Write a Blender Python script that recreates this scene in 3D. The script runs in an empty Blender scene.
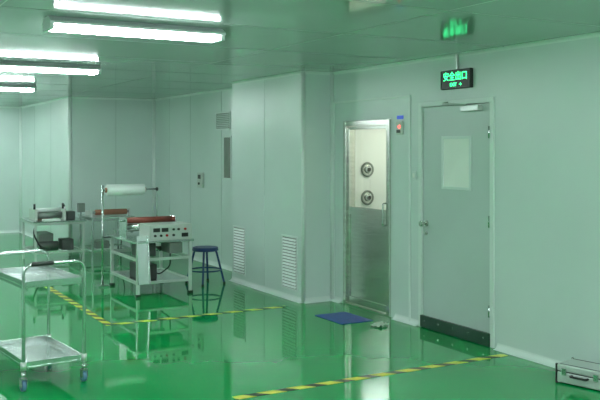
import bpy, bmesh, math, random
from mathutils import Vector, Matrix
random.seed(4)
S = bpy.context.scene
S.view_settings.view_transform = 'Standard'
S.view_settings.look = 'None'

# ---------------------------------------------------------------- materials
def mat(name, col, rough=0.5, metal=0.0, emit=None, estr=0.0, bump=0.0, bscale=20, var=0.0, vscale=3.0, coat=0.0, trans=0.0, spec=0.5, stretch=None):
    m = bpy.data.materials.new(name); m.use_nodes = True
    nt = m.node_tree; N = nt.nodes; L = nt.links
    b = N['Principled BSDF']
    b.inputs['Base Color'].default_value = (*col, 1)
    b.inputs['Roughness'].default_value = rough
    b.inputs['Metallic'].default_value = metal
    b.inputs['Coat Weight'].default_value = coat
    b.inputs['Coat Roughness'].default_value = 0.06
    b.inputs['Transmission Weight'].default_value = trans
    b.inputs['Specular IOR Level'].default_value = spec
    if emit:
        b.inputs['Emission Color'].default_value = (*emit, 1)
        b.inputs['Emission Strength'].default_value = estr
    tc = N.new('ShaderNodeTexCoord'); mp = N.new('ShaderNodeMapping')
    L.new(tc.outputs['Object'], mp.inputs['Vector'])
    if stretch: mp.inputs['Scale'].default_value = stretch
    if var > 0:
        n = N.new('ShaderNodeTexNoise'); n.inputs['Scale'].default_value = vscale; n.inputs['Detail'].default_value = 4
        L.new(mp.outputs[0], n.inputs['Vector'])
        r = N.new('ShaderNodeValToRGB')
        r.color_ramp.elements[0].position = 0.3; r.color_ramp.elements[1].position = 0.7
        r.color_ramp.elements[0].color = (*[c*(1-var) for c in col], 1)
        r.color_ramp.elements[1].color = (*[min(1, c*(1+var)) for c in col], 1)
        L.new(n.outputs['Fac'], r.inputs['Fac']); L.new(r.outputs['Color'], b.inputs['Base Color'])
    if bump > 0:
        n2 = N.new('ShaderNodeTexNoise'); n2.inputs['Scale'].default_value = bscale
        L.new(mp.outputs[0], n2.inputs['Vector'])
        bp = N.new('ShaderNodeBump'); bp.inputs['Strength'].default_value = bump; bp.inputs['Distance'].default_value = 0.02
        L.new(n2.outputs['Fac'], bp.inputs['Height']); L.new(bp.outputs['Normal'], b.inputs['Normal'])
        if coat > 0: L.new(bp.outputs['Normal'], b.inputs['Coat Normal'])
    return m

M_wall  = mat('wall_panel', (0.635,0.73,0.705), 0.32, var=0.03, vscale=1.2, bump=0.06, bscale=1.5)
M_trim  = mat('wall_trim', (0.74,0.82,0.79), 0.35, var=0.02)
M_seam  = mat('seam', (0.50,0.59,0.56), 0.5, var=0.05)
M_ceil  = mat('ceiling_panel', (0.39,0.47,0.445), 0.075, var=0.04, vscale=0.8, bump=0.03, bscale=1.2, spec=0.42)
M_cseam = mat('ceiling_seam', (0.30,0.36,0.34), 0.5, var=0.05)
M_floor = mat('epoxy_floor', (0.0,0.31,0.068), 0.045, var=0.08, vscale=0.7, bump=0.045, bscale=2.5)
M_steel = mat('stainless_steel', (0.64,0.68,0.67), 0.22, metal=1.0, var=0.06, vscale=8)
M_brush = mat('brushed_steel', (0.66,0.67,0.63), 0.2, metal=0.95, var=0.1, vscale=4, stretch=(1,1,12))
M_alu   = mat('aluminium_profile', (0.62,0.66,0.64), 0.4, metal=0.6, var=0.05)
M_case  = mat('case_aluminium', (0.58,0.62,0.60), 0.35, metal=0.25, var=0.05)
M_black = mat('black_plastic', (0.015,0.017,0.016), 0.45, var=0.2)
M_dark  = mat('dark_metal', (0.06,0.07,0.065), 0.5, metal=0.3, var=0.2)
M_grey  = mat('grey_metal', (0.20,0.23,0.21), 0.45, metal=0.3, var=0.1)
M_white = mat('white_film', (0.85,0.9,0.88), 0.45, var=0.03)
M_paint = mat('painted_metal', (0.56,0.62,0.57), 0.4, var=0.03)
M_door  = mat('door_panel', (0.52,0.605,0.585), 0.30, var=0.03, vscale=1.5, bump=0.03, bscale=2)
M_frame = mat('door_frame', (0.71,0.79,0.76), 0.35, var=0.02)
M_red   = mat('red_rubber', (0.24,0.055,0.035), 0.4, var=0.15)
M_brown = mat('brown_roll', (0.30,0.13,0.08), 0.5, var=0.15)
M_blue  = mat('blue_stool_plastic', (0.012,0.045,0.16), 0.4, var=0.1)
M_mat   = mat('blue_mat', (0.01,0.05,0.30), 0.45, var=0.2, vscale=15)
M_caster= mat('caster_blue', (0.10,0.22,0.36), 0.4, var=0.1)
M_kick  = mat('kick_strip', (0.008,0.045,0.025), 0.4, var=0.2)
M_paper = mat('paper', (0.86,0.89,0.84), 0.6, var=0.03)
M_cham  = mat('shower_panel', (0.78,0.82,0.80), 0.4, var=0.02)
M_tube  = mat('fluorescent_tube', (0.9,0.95,1), 0.4, emit=(0.88,0.99,0.98), estr=76)
M_fixt  = mat('fixture_housing', (0.75,0.8,0.8), 0.35, var=0.02)
M_sheet = mat('plastic_sheet', (0.62,0.72,0.60), 0.3, var=0.1)
M_vent  = mat('vent_metal', (0.72,0.79,0.77), 0.4, var=0.02)
M_hatch = mat('hatch_glass', (0.20,0.22,0.19), 0.15, var=0.1)
M_green = mat('sign_green', (0.0,0.5,0.2), 0.4, emit=(0.04,1.0,0.30), estr=3.0)
M_led   = mat('led_red', (0.6,0.0,0.0), 0.4, emit=(1.0,0.05,0.04), estr=6)
M_bsign = mat('blue_label', (0.02,0.08,0.5), 0.4, emit=(0.03,0.1,0.8), estr=0.3)
M_warm  = mat('warm_lamp', (1,0.95,0.8), 0.4, emit=(1.0,0.97,0.82), estr=10)
M_knob  = mat('red_knob', (0.5,0.02,0.02), 0.4, var=0.05)
M_hole  = mat('nozzle_dark', (0.06,0.06,0.055), 0.5, metal=0.5, var=0.1)

def glass_mat():
    m = bpy.data.materials.new('door_glass'); m.use_nodes = True
    nt = m.node_tree; N = nt.nodes; L = nt.links
    N.remove(N['Principled BSDF'])
    t = N.new('ShaderNodeBsdfTransparent'); t.inputs[0].default_value = (0.93,0.97,0.95,1)
    g = N.new('ShaderNodeBsdfGlossy'); g.inputs['Roughness'].default_value = 0.02
    mx = N.new('ShaderNodeMixShader'); mx.inputs[0].default_value = 0.10
    L.new(t.outputs[0], mx.inputs[1]); L.new(g.outputs[0], mx.inputs[2])
    L.new(mx.outputs[0], N['Material Output'].inputs['Surface'])
    return m
M_glass = glass_mat()

def tape_mat():
    m = mat('hazard_tape', (0.7,0.6,0.05), 0.35)
    nt = m.node_tree; N = nt.nodes; L = nt.links; b = N['Principled BSDF']
    tc = N.new('ShaderNodeTexCoord'); sp = N.new('ShaderNodeSeparateXYZ')
    L.new(tc.outputs['Object'], sp.inputs[0])
    a = N.new('ShaderNodeMath'); a.operation='ADD'; L.new(sp.outputs[0], a.inputs[0]); L.new(sp.outputs[1], a.inputs[1])
    d = N.new('ShaderNodeMath'); d.operation='DIVIDE'; d.inputs[1].default_value=0.23; L.new(a.outputs[0], d.inputs[0])
    f = N.new('ShaderNodeMath'); f.operation='FRACT'; L.new(d.outputs[0], f.inputs[0])
    g = N.new('ShaderNodeMath'); g.operation='GREATER_THAN'; g.inputs[1].default_value=0.42; L.new(f.outputs[0], g.inputs[0])
    mx = N.new('ShaderNodeMix'); mx.data_type='RGBA'
    mx.inputs[6].default_value=(0.008,0.03,0.015,1); mx.inputs[7].default_value=(0.80,0.78,0.10,1)
    L.new(g.outputs[0], mx.inputs[0]); L.new(mx.outputs[2], b.inputs['Base Color'])
    return m
M_tape = tape_mat()

# ---------------------------------------------------------------- helpers
def link(o, parent=None):
    S.collection.objects.link(o)
    if parent: o.parent = parent
    return o
def empty(name, loc, rz=0):
    e = bpy.data.objects.new(name, None); e.location = loc; e.rotation_euler = (0,0,rz); e.empty_display_size = .1
    return link(e)
def mesh_from(name, bm, m, parent=None, loc=(0,0,0), rot=(0,0,0), smooth=False):
    me = bpy.data.meshes.new(name); bm.to_mesh(me); bm.free()
    ms = m if isinstance(m, (list,tuple)) else [m]
    for x in ms: me.materials.append(x)
    if smooth:
        for p in me.polygons: p.use_smooth = True
    o = bpy.data.objects.new(name, me); o.location = loc; o.rotation_euler = rot
    return link(o, parent)
def bm_box(bm, lo, hi, mi=0):
    vs = [bm.verts.new((x,y,z)) for x in (lo[0],hi[0]) for y in (lo[1],hi[1]) for z in (lo[2],hi[2])]
    for f in ((0,1,3,2),(4,6,7,5),(0,4,5,1),(2,3,7,6),(0,2,6,4),(1,5,7,3)):
        fc = bm.faces.new([vs[i] for i in f]); fc.material_index = mi
def boxes(name, lst, m, parent=None, bevel=0.0, loc=(0,0,0), rot=(0,0,0)):
    bm = bmesh.new()
    for b in lst: bm_box(bm, b[0], b[1], b[2] if len(b) > 2 else 0)
    bmesh.ops.recalc_face_normals(bm, faces=bm.faces)
    o = mesh_from(name, bm, m, parent, loc, rot)
    if bevel:
        md = o.modifiers.new('bev','BEVEL'); md.width = bevel; md.segments = 2; md.limit_method='ANGLE'
    return o
def box(name, lo, hi, m, parent=None, bevel=0.0):
    c = [(a+b)/2 for a,b in zip(lo,hi)]
    return boxes(name, [([a-x for a,x in zip(lo,c)], [b-x for b,x in zip(hi,c)])], m, parent, bevel, loc=c)
def cyl(name, p1, p2, r, m, parent=None, seg=20, r2=None, bevel=0):
    p1, p2 = Vector(p1), Vector(p2); d = p2-p1
    bm = bmesh.new()
    bmesh.ops.create_cone(bm, cap_ends=True, segments=seg, radius1=r, radius2=r if r2 is None else r2, depth=d.length)
    o = mesh_from(name, bm, m, parent, (p1+p2)/2)
    for p in o.data.polygons:
        if len(p.vertices) == 4: p.use_smooth = True
    o.rotation_euler = d.to_track_quat('Z','Y').to_euler()
    if bevel:
        md = o.modifiers.new('bev','BEVEL'); md.width = bevel; md.segments = 2; md.limit_method='ANGLE'
    return o
def tube(name, pts, r, m, parent=None, fillet=0.0, cyclic=False):
    P = [Vector(p) for p in pts]; out = []
    n = len(P)
    for i,p in enumerate(P):
        if fillet > 0 and (cyclic or 0 < i < n-1):
            a = (P[i-1]-p); c = (P[(i+1)%n]-p)
            f = min(fillet, a.length*.49, c.length*.49)
            A = p+a.normalized()*f; C = p+c.normalized()*f
            for k in range(7):
                t = k/6; out.append(A*(1-t)**2 + p*2*t*(1-t) + C*t*t)
        else: out.append(p)
    cu = bpy.data.curves.new(name,'CURVE'); cu.dimensions='3D'; cu.bevel_depth = r; cu.bevel_resolution = 4; cu.use_fill_caps = True
    sp = cu.splines.new('POLY'); sp.points.add(len(out)-1)
    for q,v in zip(sp.points, out): q.co = (*v,1)
    sp.use_cyclic_u = cyclic
    cu.materials.append(m)
    o = bpy.data.objects.new(name, cu)
    link(o)
    dg = bpy.context.evaluated_depsgraph_get()
    me = bpy.data.meshes.new_from_object(o.evaluated_get(dg))
    bpy.data.objects.remove(o)
    for p in me.polygons: p.use_smooth = True
    o2 = bpy.data.objects.new(name, me)
    return link(o2, parent)
def torus(name, c, R, r, m, parent=None, axis='Z'):
    bm = bmesh.new(); n1, n2 = 32, 8; ring = []
    for i in range(n1):
        a = 2*math.pi*i/n1; row = []
        for j in range(n2):
            b = 2*math.pi*j/n2
            x, y, z = (R+r*math.cos(b))*math.cos(a), (R+r*math.cos(b))*math.sin(a), r*math.sin(b)
            if axis == 'Y': x,y,z = x,z,y
            if axis == 'X': x,y,z = z,x,y
            row.append(bm.verts.new((x,y,z)))
        ring.append(row)
    for i in range(n1):
        for j in range(n2):
            bm.faces.new((ring[i][j], ring[(i+1)%n1][j], ring[(i+1)%n1][(j+1)%n2], ring[i][(j+1)%n2]))
    bmesh.ops.recalc_face_normals(bm, faces=bm.faces)
    return mesh_from(name, bm, m, parent, c, smooth=True)

# ---------------------------------------------------------------- room
H = 2.5; XR = 4.87; XL = -3.0; YB = -2.5; YF = 17.4; YM = 13.6; XA = 3.445
box('floor', (XL-.1,YB-.1,-.1), (6.6,YF+.1,0), M_floor)
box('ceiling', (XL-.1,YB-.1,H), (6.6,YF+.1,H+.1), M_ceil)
boxes('wall_right', [((XR,YB-.1,0),(XR+.1,5.33,H)), ((XR,5.33,2.07),(XR+.1,6.30,H)), ((XR,6.30,0),(XR+.1,6.785,H)),
                     ((XR,6.785,1.96),(XR+.1,7.628,H)), ((XR,7.628,0),(XR+.1,YM+.1,H))], M_wall)
box('wall_pilaster', (4.50,7.885,0), (XR,9.70,H), M_wall)
box('wall_back', (XA,YM,0), (XR,YM+.1,H), M_wall)
box('wall_alcove', (XA,YM+.1,0), (XA+.1,YF,H), M_wall)
box('wall_back_far', (XL,YF,0), (XA+.1,YF+.1,H), M_wall)
box('wall_left', (XL-.1,YB,0), (XL,YF,H), M_wall)
box('wall_front', (XL,YB-.1,0), (XR,YB,H), M_wall)

e = .0025
sl = []
for y in (4.2,3.0,1.8,.6,-.6,-1.8): sl.append(((XR-e,y-.003,.06),(XR,y+.003,H-.03)))
for y in (10.85,12.0,12.9): sl.append(((XR-e,y-.005,.06),(XR,y+.005,H-.03)))
boxes('trim_seams_right', sl, M_seam)
boxes('trim_seams_back', [((4.2-.005,YM-e,.06),(4.2+.005,YM,H-.03))], M_seam)
boxes('trim_seams_alcove', [((XA-e,y-.008,.06),(XA,y+.008,H-.03)) for y in (14.9,16.2)], M_seam)
boxes('trim_seams_pilaster', [((4.5-e,y-.003,.06),(4.5,y+.003,H-.03)) for y in (8.8,)], M_seam)
cyl('trim_corner_pilaster', (4.505,7.89,0), (4.505,7.89,H), .022, M_trim)
cyl('trim_corner_inner', (XR-.01,7.875,0), (XR-.01,7.875,H), .022, M_trim)
cyl('trim_corner_back', (XR-.01,YM-.01,0), (XR-.01,YM-.01,H), .035, M_trim)
cyl('trim_corner_alcove', (XA,YM,0), (XA,YM,H), .03, M_trim)
cyl('trim_corner_far', (XA-.01,YF-.01,0), (XA-.01,YF-.01,H), .035, M_trim)
def cove(name, a, b, n, top=False, s=.05, m=M_trim):
    bm = bmesh.new(); n = Vector((*n,0)); prof = []
    for k in range(6):
        t = math.pi/2*k/5
        prof.append((s*(1-math.sin(t)), s*(1-math.cos(t))))
    rows = []
    for P in (Vector((*a,0)), Vector((*b,0))):
        row = []
        for (u,v) in prof + [(0,0)]:
            z = H-v if top else v
            q = P+n*u; row.append(bm.verts.new((q.x,q.y,z)))
        rows.append(row)
    k = len(rows[0])
    for i in range(k): bm.faces.new((rows[0][i], rows[0][(i+1)%k], rows[1][(i+1)%k], rows[1][i]))
    bm.faces.new(rows[0]); bm.faces.new(rows[1])
    bmesh.ops.recalc_face_normals(bm, faces=bm.faces)
    return mesh_from(name, bm, m)
for nm, a, b, n in (('right_near',(XR,YB),(XR,5.28),(-1,0)), ('right_mid',(XR,6.34),(XR,6.72),(-1,0)), ('right_gap',(XR,7.69),(XR,7.885),(-1,0)),
                    ('right_far',(XR,9.70),(XR,YM),(-1,0)), ('pilaster_side',(4.5,7.885),(XR,7.885),(0,-1)), ('pilaster',(4.5,7.885),(4.5,9.70),(-1,0)),
                    ('back',(XA,YM),(XR,YM),(0,-1)), ('alcove',(XA,YM),(XA,YF),(-1,0)), ('back_far',(XL,YF),(XA,YF),(0,-1)), ('left',(XL,YB),(XL,YF),(1,0)),('front',(XL,YB),(XR,YB),(0,1))):
    cove('baseboard_'+nm, a, b, n)
for nm, a, b, n in (('right_near',(XR,YB),(XR,7.885),(-1,0)), ('right_far',(XR,9.70),(XR,YM),(-1,0)), ('pilaster_side',(4.5,7.885),(XR,7.885),(0,-1)), ('pilaster',(4.5,7.885),(4.5,9.70),(-1,0)),
                    ('back',(XA,YM),(XR,YM),(0,-1)), ('alcove',(XA,YM),(XA,YF),(-1,0)), ('back_far',(XL,YF),(XA,YF),(0,-1))):
    cove('trim_top_'+nm, a, b, n, True, .03)
sl = []
y = -1.9
while y < YF:
    sl.append(((XL,y-.004,H-.0015),(XR,y+.004,H))); y += 1.18
for x in (-1.6, 0.9, 3.3): sl.append(((x-.004,YB,H-.0015),(x+.004,YF,H)))
boxes('trim_ceiling_joints', sl, M_cseam)

# ---------------------------------------------------------------- fluorescent lights
def fixture(xc, yc):
    f = empty('fluorescent_ceiling_light', (xc,yc,H))
    bm = bmesh.new()
    pr = [(-.05,0),(.05,0),(.11,-.035),(.11,-.05),(-.11,-.05),(-.11,-.035)]
    R = [[bm.verts.new((sx*.60,p[0],p[1])) for p in pr] for sx in (-1,1)]
    for i in range(6): bm.faces.new((R[0][i],R[0][(i+1)%6],R[1][(i+1)%6],R[1][i]))
    bm.faces.new(R[0]); bm.faces.new(R[1]); bmesh.ops.recalc_face_normals(bm, faces=bm.faces)
    mesh_from('housing', bm, M_fixt, f)
    for k,yy in enumerate((-.06,.06)):
        cyl('tube_%d'%k, (-.57,yy,-.068), (.57,yy,-.068), .015, M_tube, f, seg=10)
    for k,sx in enumerate((-1,1)):
        box('end_cap_%d'%k, (sx*.585-.015,-.10,-.085), (sx*.585+.015,.10,-.045), M_fixt, f, .004)
for yc in (-.5,2.45,5.45,8.45,11.4,14.3,16.6):
    fixture(1.83, yc)
for yc in (-.5,2.45,5.45,8.45,11.4,14.3):
    fixture(-1.2, yc)  # added column outside the view, put in to raise the room light
fixture(3.5, -.2); fixture(3.5, 1.9)  # added pair above the frame, put in to brighten the right wall

# ---------------------------------------------------------------- exit door
d = empty('door_1', (XR,5.815,0))
boxes('frame', [((-.02,-.507,0),(.10,-.462,2.095)),((-.02,.462,0),(.10,.507,2.095)),((-.02,-.462,2.05),(.10,.462,2.095))], M_frame, d, .004)
box('leaf', (.0,-.458,.012), (.045,.458,2.046), M_door, d, .003)
boxes('window_frame', [((-.010,-.215,1.30),(.0,-.19,1.775)),((-.010,.155,1.30),(.0,.18,1.775)),((-.010,-.19,1.30),(.0,.155,1.325)),((-.010,-.19,1.75),(.0,.155,1.775))], M_frame, d, .002)
box('window_paper', (-.004,-.19,1.325), (0,.155,1.75), M_paper, d)
box('kick_strip', (-.03,-.47,.005), (.0,.47,.115), M_kick, d, .004)
for k,yy in enumerate((-.4,-.2,0,.2,.4)):
    cyl('kick_rivet_%d'%k, (-.034,yy,.07), (-.029,yy,.07), .009, M_steel, d, 10)
cyl('handle_rose', (-.012,.405,.97), (0,.405,.97), .028, M_brush, d)
cyl('handle_neck', (-.05,.405,.97), (-.01,.405,.97), .011, M_brush, d)
cyl('handle_knob', (-.075,.405,.97), (-.045,.405,.97), .027, M_brush, d, bevel=.006)
cyl('lock', (-.012,.405,.88), (0,.405,.88), .016, M_brush, d)
for k,zz in enumerate((.3,1.05,1.8)):
    cyl('hinge_%d'%k, (-.024,-.462,zz-.05), (-.024,-.462,zz+.05), .008, M_steel, d, 12)
box('closer_body', (-.06,-.36,1.985), (0,-.14,2.035), M_alu, d, .006)
tube('closer_arm', [(-.045,-.2,2.04),(-.16,-.02,2.055),(-.022,.08,2.075)], .008, M_alu, d)

# ---------------------------------------------------------------- air shower door + chamber
a = empty('door_2', (XR,7.2065,0))
w0,w1 = -.4215,.4215
boxes('steel_frame', [((-.025,w0,0),(.10,w0+.05,1.955)),((-.025,w1-.05,0),(.10,w1,1.955)),((-.025,w0+.05,1.90),(.10,w1-.05,1.955)),((-.01,w0+.05,0),(.10,w1-.05,.02))], M_brush, a, .004)
boxes('leaf_stiles', [((.0,w0+.053,.03),(.04,w0+.085,1.895)),((.0,w1-.085,.03),(.04,w1-.053,1.895)),
                      ((.0,w0+.085,1.865),(.04,w1-.085,1.895)),((.0,w0+.085,.97),(.04,w1-.085,1.05)),((.0,w0+.085,.03),(.04,w1-.085,.10))], M_brush, a, .003)
box('lower_panel', (.012,w0+.085,.10), (.03,w1-.085,.97), M_brush, a)
bm = bmesh.new()
bm.faces.new([bm.verts.new(p) for p in ((.02,w0+.085,1.05),(.02,w1-.085,1.05),(.02,w1-.085,1.865),(.02,w0+.085,1.865))])
mesh_from('glass_pane', bm, M_glass, a)
tube('pull_handle', [(0,w0+.07,.9),(-.05,w0+.07,.9),(-.05,w0+.07,1.12),(0,w0+.07,1.12)], .008, M_steel, a, .02)
boxes('surround', [((-.014,-.745,0),(0,-.725,2.175)),((-.014,.625,0),(0,.645,2.175)),((-.014,-.725,2.155),(0,.625,2.175))], M_trim, a, .003)
CX, CY = XR+.105, 7.2065
WL = box('wall_shower_left', (CX,CY+.6435,0),(CX+1.4,CY+.69,2.2), M_cham)
WR = box('wall_shower_right', (CX,CY-.69,0),(CX+1.4,CY-.6435,2.2), M_cham)
box('wall_shower_end', (CX+1.4,CY-.69,0),(CX+1.45,CY+.69,2.2), M_cham)
CE = box('ceiling_air_shower', (CX,CY-.6435,2.1),(CX+1.4,CY+.6435,2.2), M_cham)
# the lamp and the nozzles are parts of the chamber ceiling / side walls
box('chamber_lamp', (-.35,-.2,-.08), (.40,.2,-.05), M_warm, CE, .004)
for W,s in ((WL,-1),(WR,1)):
    o = s*.02325
    for i,xx in enumerate((-.37,.22)):
        for j,zz in enumerate((-.30,.015,.33)):
            n = '%d_%d'%(i,j)
            torus('nozzle_ring_'+n, (xx,o+s*.008,zz), .072, .013, M_grey, W, 'Y')
            cyl('nozzle_cup_'+n, (xx,o,zz), (xx,o+s*.012,zz), .064, M_brush, W, 24)
            cyl('nozzle_ball_'+n, (xx,o+s*.012,zz), (xx,o+s*.045,zz), .045, M_steel, W, 24, .03, .004)
            cyl('nozzle_hole_'+n, (xx,o+s*.045,zz), (xx,o+s*.047,zz), .024, M_hole, W, 20)

r = empty('card_reader', (XR,6.62,0))
box('reader_body', (-.03,-.045,1.80), (0,.045,1.93), M_paint, r, .006)
cyl('reader_led', (-.036,-.015,1.875), (-.029,-.015,1.875), .014, M_led, r, 12)
box('reader_window', (-.033,-.03,1.815), (-.029,.03,1.845), M_dark, r)
b = box('blue_door_label', (XR-.006,6.58,1.95), (XR,6.68,1.985), M_bsign)
r = empty('light_switch', (XR,6.40,0))
box('switch_plate', (-.012,-.035,1.37), (0,.035,1.45), M_frame, r, .004)
box('switch_rocker', (-.018,-.014,1.39), (-.011,.014,1.43), M_paper, r, .003)

# ---------------------------------------------------------------- exit sign
s = empty('emergency_exit_sign', (XR,5.775,2.275))
boxes('sign_housing', [((-.035,-.20,-.085),(0,.20,.085))], M_black, s, .006)
boxes('sign_bezel', [((-.040,-.195,-.080),(-.034,.195,-.072)),((-.040,-.195,.072),(-.034,.195,.080)),((-.040,-.195,-.072),(-.034,-.187,.072)),((-.040,.187,-.072),(-.034,.195,.072))], M_dark, s)
def text(name, body, size, loc, m, parent):
    cu = bpy.data.curves.new(name,'FONT'); cu.body = body; cu.size = size; cu.align_x='CENTER'; cu.align_y='CENTER'; cu.extrude=.001; cu.offset=.0004
    cu.materials.append(m)
    o = bpy.data.objects.new(name, cu); o.location = loc; o.rotation_euler = (math.pi/2,0,-math.pi/2)
    return link(o, parent)
text('sign_text', '安全出口', .082, (-.0365,0,.022), M_green, s)
text('sign_subtext', 'EXIT  →', .045, (-.0365,-.01,-.048), M_green, s)
boxes('sign_bracket', [((-.02,-.012,.083),(-.005,.012,.223))], M_alu, s)

# ---------------------------------------------------------------- louvre vents
def louvre(name, x, y0, y1, z0, z1, n=16):
    v = empty(name, (x,(y0+y1)/2,z0)); w=(y1-y0)/2; h=z1-z0
    boxes('vent_frame', [((-.010,-w,0),(0,-w+.02,h)),((-.010,w-.02,0),(0,w,h)),((-.010,-w+.02,0),(0,w-.02,.02)),((-.010,-w+.02,h-.02),(0,w-.02,h))], M_vent, v, .002)
    box('vent_back', (-.003,-w+.02,.02), (0,w-.02,h-.02), M_grey, v)
    bm = bmesh.new(); st=(h-.05)/n
    for i in range(n):
        z = .025+st*i
        q = [bm.verts.new(p) for p in ((-.004,-w+.03,z+st*.8),(-.004,w-.03,z+st*.8),(-.014,w-.03,z+st*.15),(-.014,-w+.03,z+st*.15),(-.004,-w+.03,z+st*.1),(-.004,w-.03,z+st*.1))]
        bm.faces.new(q[0:4]); bm.faces.new((q[3],q[2],q[5],q[4]))
    bmesh.ops.recalc_face_normals(bm, faces=bm.faces)
    mesh_from('vent_slats', bm, M_vent, v)
louvre('louvre_vent', 4.5, 8.0, 8.367, .10, .70)
louvre('louvre_vent', 4.5, 9.30, 9.66, .10, .70)
louvre('louvre_vent', XR, 10.55, 11.04, 1.93, 2.18, 8)
h = empty('wall_inspection_panel', (XR,10.64,0))
boxes('panel_frame', [((-.012,-.13,1.24),(0,-.11,1.84)),((-.012,.11,1.24),(0,.13,1.84)),((-.012,-.11,1.24),(0,.11,1.26)),((-.012,-.11,1.82),(0,.11,1.84))], M_frame, h, .002)
box('panel_glass', (-.006,-.11,1.26), (0,.11,1.82), M_hatch, h)
h = empty('wall_control_box', (XR,11.56,0))
box('control_body', (-.04,-.09,1.09), (0,.09,1.31), M_paint, h, .006)
box('control_window', (-.043,-.05,1.22), (-.039,.05,1.28), M_dark, h)
cyl('control_knob', (-.055,0,1.15), (-.04,0,1.15), .018, M_black, h, 14)

# ---------------------------------------------------------------- floor tape
boxes('floor_marking_tape', [((2.38,5.06,0),(4.78,5.13,.002)), ((2.38,7.77,0),(4.25,7.84,.002)), ((2.31,7.77,0),(2.38,11.6,.002))], M_tape)

# ---------------------------------------------------------------- blue mat and sheet
boxes('blue_sticky_mat', [((-.18,-.25,0),(.18,.25,.006))], M_mat, loc=(4.44,6.98,0), bevel=.002)
bm = bmesh.new()
g = [[bm.verts.new(((i/6-.5)*.15,(j/6-.5)*.12, .006+.03*random.random())) for j in range(7)] for i in range(7)]
for i in range(6):
    for j in range(6): bm.faces.new((g[i][j],g[i+1][j],g[i+1][j+1],g[i][j+1]))
mesh_from('crumpled_plastic_sheet', bm, M_sheet, None, (4.53,6.50,0), (0,0,.3), True)

# ---------------------------------------------------------------- service cart
c = empty('stainless_service_cart', (1.365,6.34,0), math.radians(6))
wx, ly, zt, zb, zh = .215, .375, .735, .165, .865
for k,sy in enumerate((-1,1)):
    tube('end_loop_%d'%k, [(-wx,sy*ly,.12),(-wx,sy*ly,zh),(wx,sy*ly,zh),(wx,sy*ly,.12)], .0125, M_steel, c, .07)
def tray(nm, z, rim=.035):
    x,y = wx-.012, ly-.0
    boxes(nm, [((-x,-y,z-.012),(x,y,z)), ((-x,-y,z),(-x+.006,y,z+rim)), ((x-.006,-y,z),(x,y,z+rim)),
               ((-x+.006,-y,z),(x-.006,-y+.006,z+rim)), ((-x+.006,y-.006,z),(x-.006,y,z+rim)),
               ((-x+.02,-y+.02,z-.035),(-x+.028,y-.02,z-.012)), ((x-.028,-y+.02,z-.035),(x-.02,y-.02,z-.012))], M_steel, c, .002)
tray('tray_top', zt-.02); tray('tray_bottom', zb)
box('rubber_grip', (-.17,-ly-.017,zh-.016), (.0,-ly+.017,zh+.016), M_black, c, .014)
for i,sx in enumerate((-1,1)):
    for j,sy in enumerate((-1,1)):
        k='%d%d'%(i,j); X,Y=sx*wx,sy*ly
        cyl('caster_stem_'+k, (X,Y,.085), (X,Y,.135), .016, M_steel, c, 14)
        boxes('caster_fork_'+k, [((X-.022,Y-.02,.035),(X-.018,Y+.025,.09)),((X+.018,Y-.02,.035),(X+.022,Y+.025,.09)),((X-.022,Y-.02,.085),(X+.022,Y+.025,.092))], M_steel, c)
        cyl('caster_wheel_'+k, (X-.014,Y+.01,.0385), (X+.014,Y+.01,.0385), .0385, M_caster, c, 24, bevel=.005)
        cyl('caster_hub_'+k, (X-.017,Y+.01,.0385), (X+.017,Y+.01,.0385), .014, M_steel, c, 12)
        cyl('corner_bumper_'+k, (X,Y,zb-.02), (X,Y,zb+.035), .02, M_alu, c, 14)

# ---------------------------------------------------------------- film laminating machine (centre)
c = empty('film_laminating_machine', (3.37,9.57,0))
x0,x1,y0,y1 = -.33,.33,-.5,.5
lg = []
for X in (x0,x1-.035):
    for Y in (y0,y1-.035): lg.append(((X,Y,.03),(X+.035,Y+.035,.60)))
for Z in (.14,.40):
    lg += [((x0,y0+.035,Z),(x0+.03,y1-.035,Z+.03)),((x1-.03,y0+.035,Z),(x1,y1-.035,Z+.03)),((x0+.035,y1-.035,Z),(x1-.035,y1-.005,Z+.03))]
lg += [((x0+.035,y0,.40),(x1-.035,y0+.03,.43)), ((x0+.035,y0,.14),(x1-.035,y0+.03,.17))]
boxes('stand_frame', lg, M_alu, c, .002)
boxes('feet', [((X-.01,Y-.01,0),(X+.045,Y+.045,.03)) for X in (x0,x1-.035) for Y in (y0,y1-.035)], M_black, c, .004)
box('table_top', (x0-.03,y0-.02,.60), (x1+.02,y1+.02,.625), M_steel, c, .004)
box('control_box', (-.18,y0,.625), (.33,-.14,.80), M_paint, c, .006)
boxes('control_panel', [((-.16,y0-.004,.645),(.31,y0,.785))], M_alu, c)
boxes('panel_meters', [((-.14,y0-.010,.72),(-.06,y0-.004,.765)),((-.04,y0-.010,.72),(.04,y0-.004,.765)),((.2,y0-.010,.655),(.28,y0-.004,.70))], M_black, c, .002)
for k,(X,Z,mm) in enumerate(((-.12,.68,M_black),(-.05,.68,M_black),(.02,.68,M_knob),(.10,.745,M_black),(.16,.745,M_black),(.24,.745,M_knob),(.10,.68,M_black))):
    cyl('knob_%d'%k, (X,y0-.028,Z), (X,y0-.004,Z), .014, mm, c, 14, bevel=.003)
boxes('side_plates', [((x0,-.10,.625),(x0+.02,.14,.86)),((.28,-.10,.625),(.30,.14,.86))], M_steel, c, .006)
cyl('roller_lower', (x0+.02,.02,.745), (.28,.02,.745), .034, M_steel, c, 24)
cyl('roller_upper', (x0+.02,.02,.82), (.28,.02,.82), .036, M_red, c, 24)
cyl('roller_shaft', (x0-.04,.02,.82), (.34,.02,.82), .012, M_steel, c, 14)
box('feed_tray', (x0+.02,.14,.68), (.28,.46,.692), M_steel, c, .003)
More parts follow.
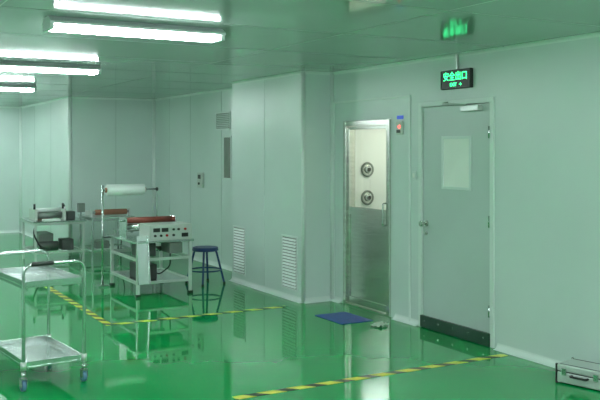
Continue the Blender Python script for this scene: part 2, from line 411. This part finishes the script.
boxes('feed_tray_legs', [((x0+.03,.42,.625),(x0+.045,.44,.68)),((.255,.42,.625),(.27,.44,.68)),((x0+.03,.16,.625),(x0+.045,.18,.68)),((.255,.16,.625),(.27,.18,.68))], M_steel, c)
boxes('chute', [((-.07,-.006,-.27),(.07,.006,.27)),((-.07,-.03,-.27),(-.062,0,.27)),((.062,-.03,-.27),(.07,0,.27))], M_steel, c, .002, loc=(-.27,-.53,.42), rot=(math.radians(-8),0,0))
box('drive_motor', (-.26,-.35,.43), (-.05,-.10,.58), M_dark, c, .01)
cyl('motor_shaft', (-.05,-.22,.5), (.05,-.22,.5), .03, M_steel, c)
box('lower_shelf', (x0+.03,y0+.03,.145), (x1-.03,y1-.03,.155), M_steel, c)
boxes('power_unit', [((-.22,-.3,.156),(-.02,.1,.33))], M_dark, c, .008)
boxes('junction_box', [((.06,y0+.01,.47),(.22,-.2,.59))], M_grey, c, .004)
tube('power_cable', [(.14,-.3,.47),(.14,-.3,.3),(.02,-.25,.2),(-.02,-.1,.25)], .008, M_black, c, .05)
cyl('unwind_pole', (-.43,.48,.02), (-.43,.48,1.22), .014, M_steel, c)
boxes('pole_foot', [((-.50,.40,0),(-.36,.56,.02))], M_steel, c, .003)
boxes('pole_clamp', [((-.44,.46,.58),(x0,.50,.60))], M_steel, c)
cyl('unwind_bar', (-.43,.48,1.16), (.26,.48,1.16), .010, M_steel, c)
cyl('film_roll', (-.38,.48,1.16), (.09,.48,1.16), .068, M_white, c, 32, bevel=.004)
cyl('film_core', (-.40,.48,1.16), (.11,.48,1.16), .03, M_brown, c, 20)
cyl('bar_end_stop', (.25,.48,1.16), (.27,.48,1.16), .022, M_black, c)
tube('bar_support', [(.26,.48,1.16),(.26,.48,.625)], .010, M_steel, c)

# ---------------------------------------------------------------- stool
c = empty('blue_round_stool', (4.10,9.62,0))
cyl('seat', (0,0,.415), (0,0,.452), .158, M_blue, c, 40, bevel=.008)
torus('seat_rim', (0,0,.418), .150, .013, M_blue, c)
for k in range(4):
    t = math.pi/4+.25+k*math.pi/2; cs,sn = math.cos(t),math.sin(t)
    tube('leg_%d'%k, [(.10*cs,.10*sn,.425),(.135*cs,.135*sn,.40),(.235*cs,.235*sn,.006)], .013, M_blue, c, .02)
    cyl('foot_%d'%k, (.235*cs,.235*sn,0), (.232*cs,.232*sn,.025), .016, M_black, c, 12)
torus('foot_ring', (0,0,.17), .195, .009, M_blue, c)

# ---------------------------------------------------------------- rear machines
def bench(e, w, dp, hgt, m=M_alu):
    L_=[]
    for X in (-w/2, w/2-.03):
        for Y in (-dp/2, dp/2-.03): L_.append(((X,Y,0),(X+.03,Y+.03,hgt-.02)))
    for Z in (.15,hgt-.06):
        L_ += [((-w/2,-dp/2+.03,Z),(-w/2+.025,dp/2-.03,Z+.03)),((w/2-.025,-dp/2+.03,Z),(w/2,dp/2-.03,Z+.03)),((-w/2+.03,-dp/2,Z),(w/2-.03,-dp/2+.025,Z+.03)),((-w/2+.03,dp/2-.025,Z),(w/2-.03,dp/2,Z+.03))]
    boxes('bench_frame', L_, m, e, .002)
    box('bench_top', (-w/2-.02,-dp/2-.02,hgt-.02), (w/2+.02,dp/2+.02,hgt), M_steel, e, .003)
c = empty('roll_coating_machine', (2.98,12.75,0))
bench(c, .72, .85, .62)
boxes('side_housings', [((-.33,-.30,.62),(-.29,.10,.78)),((.08,-.30,.62),(.12,.10,.78))], M_paint, c, .008)
cyl('coating_roller', (-.29,-.20,.69), (.08,-.20,.69), .045, M_grey, c, 24)
cyl('nip_roller', (-.29,-.18,.77), (.08,-.18,.77), .028, M_white, c, 24)
cyl('guide_roller', (-.29,.02,.74), (.08,.02,.74), .02, M_steel, c, 16)
boxes('small_gearbox', [((.14,-.28,.62),(.26,-.10,.74))], M_dark, c, .01)
cyl('gearbox_motor', (.20,-.10,.68), (.20,.10,.68), .045, M_grey, c, 20)
boxes('parts_tray', [((.14,.16,.62),(.34,.36,.63)),((.14,.16,.63),(.146,.36,.68)),((.334,.16,.63),(.34,.36,.68)),((.146,.16,.63),(.334,.166,.68)),((.146,.354,.63),(.334,.36,.68))], M_paint, c)
cyl('solvent_bottle', (.22,.25,.63), (.22,.25,.78), .035, M_white, c, 18, bevel=.008)
cyl('bottle_cap', (.22,.25,.78), (.22,.25,.81), .015, M_black, c, 12)
cyl('spare_roll', (-.24,.26,.68), (.05,.26,.68), .055, M_brown, c, 22)
boxes('drive_cabinet', [((-.24,-.20,.18),(-.04,.25,.42))], M_grey, c, .008)
boxes('air_unit', [((.05,-.34,.18),(.22,-.1,.34))], M_dark, c, .008)
cyl('air_tank', (-.28,-.3,.25), (.0,-.3,.25), .07, M_dark, c, 20, bevel=.01)
box('operator_post', (.32,-.33,.62), (.34,-.31,.74), M_steel, c)
box('operator_panel', (.28,-.37,.73), (.38,-.28,.86), M_grey, c, .006)
boxes('tool_tray', [((-.24,-.46,.62),(.0,-.34,.65))], M_white, c, .003)
for k,X in enumerate((-.31,.10)):
    cyl('pressure_knob_%d'%k, (X,-.18,.78), (X,-.18,.86), .016, M_black, c, 12)
tube('hose', [(-.3,-.3,.62),(-.38,-.42,.45),(-.28,-.44,.25),(-.2,-.3,.25)], .012, M_black, c, .08)
c = empty('slitting_bench', (3.72,12.55,0))
bench(c, .62, .7, .66, M_steel)
cyl('brown_film_roll', (-.22,-.2,.72), (.26,-.2,.72), .042, M_brown, c, 28, bevel=.004)
cyl('roll_core', (-.28,-.2,.72), (.31,-.2,.72), .02, M_steel, c)
boxes('roll_brackets', [((-.29,-.24,.66),(-.27,-.16,.76)),((.29,-.24,.66),(.31,-.16,.76))], M_alu, c, .003)
box('cutter_bar', (-.28,.05,.66), (.28,.13,.73), M_paint, c, .006)
box('tool_box', (-.2,-.2,.18), (.0,.1,.29), M_grey, c, .01)
tube('cable', [(.28,.1,.7),(.34,.12,.5),(.3,.2,.2),(.33,.3,.012)], .008, M_black, c, .06)

# ---------------------------------------------------------------- aluminium case
c = empty('aluminium_tool_case', (4.69,4.165,0), math.radians(14))
X,Y = .118,.185
box('case_body', (-X,-Y,.008), (X,Y,.085), M_case, c, .008)
box('case_lid', (-X,-Y,.089), (X,Y,.135), M_case, c, .008)
box('case_seam', (-X+.003,-Y+.003,.083), (X-.003,Y-.003,.091), M_black, c)
for i,sx in enumerate((-1,1)):
    for j,sy in enumerate((-1,1)):
        xa,xb = sorted((sx*(X-.014), sx*(X+.003))); ya,yb = sorted((sy*(Y-.014), sy*(Y+.003)))
        box('corner_cap_%d%d'%(i,j), (xa,ya,0), (xb,yb,.139), M_black, c, .005)
tube('case_handle', [(-X,-.06,.07),(-X-.03,-.06,.07),(-X-.03,.06,.07),(-X,.06,.07)], .008, M_black, c, .02)
for k,yy in enumerate((-.12,.12)):
    box('latch_%d'%k, (-X-.008,yy-.018,.065), (-X,yy+.018,.115), M_steel, c, .003)
boxes('lid_strips', [((-X+.02,-Y+.02,.135),(-X+.028,Y-.02,.137)),((X-.028,-Y+.02,.135),(X-.02,Y-.02,.137))], M_dark, c)

# ---------------------------------------------------------------- world + camera
w = bpy.data.worlds.new('world'); S.world = w; w.use_nodes = True
w.node_tree.nodes['Background'].inputs[0].default_value = (0.4,0.5,0.48,1)
w.node_tree.nodes['Background'].inputs[1].default_value = 0.1
cam = bpy.data.cameras.new('camera'); co = bpy.data.objects.new('camera', cam); S.collection.objects.link(co)
co.location = (0,0,1.66); co.rotation_euler = (math.pi/2,0,-math.radians(29.5))
cam.sensor_width = 36; cam.lens = 842/600*36; cam.shift_y = -51/600
S.camera = co
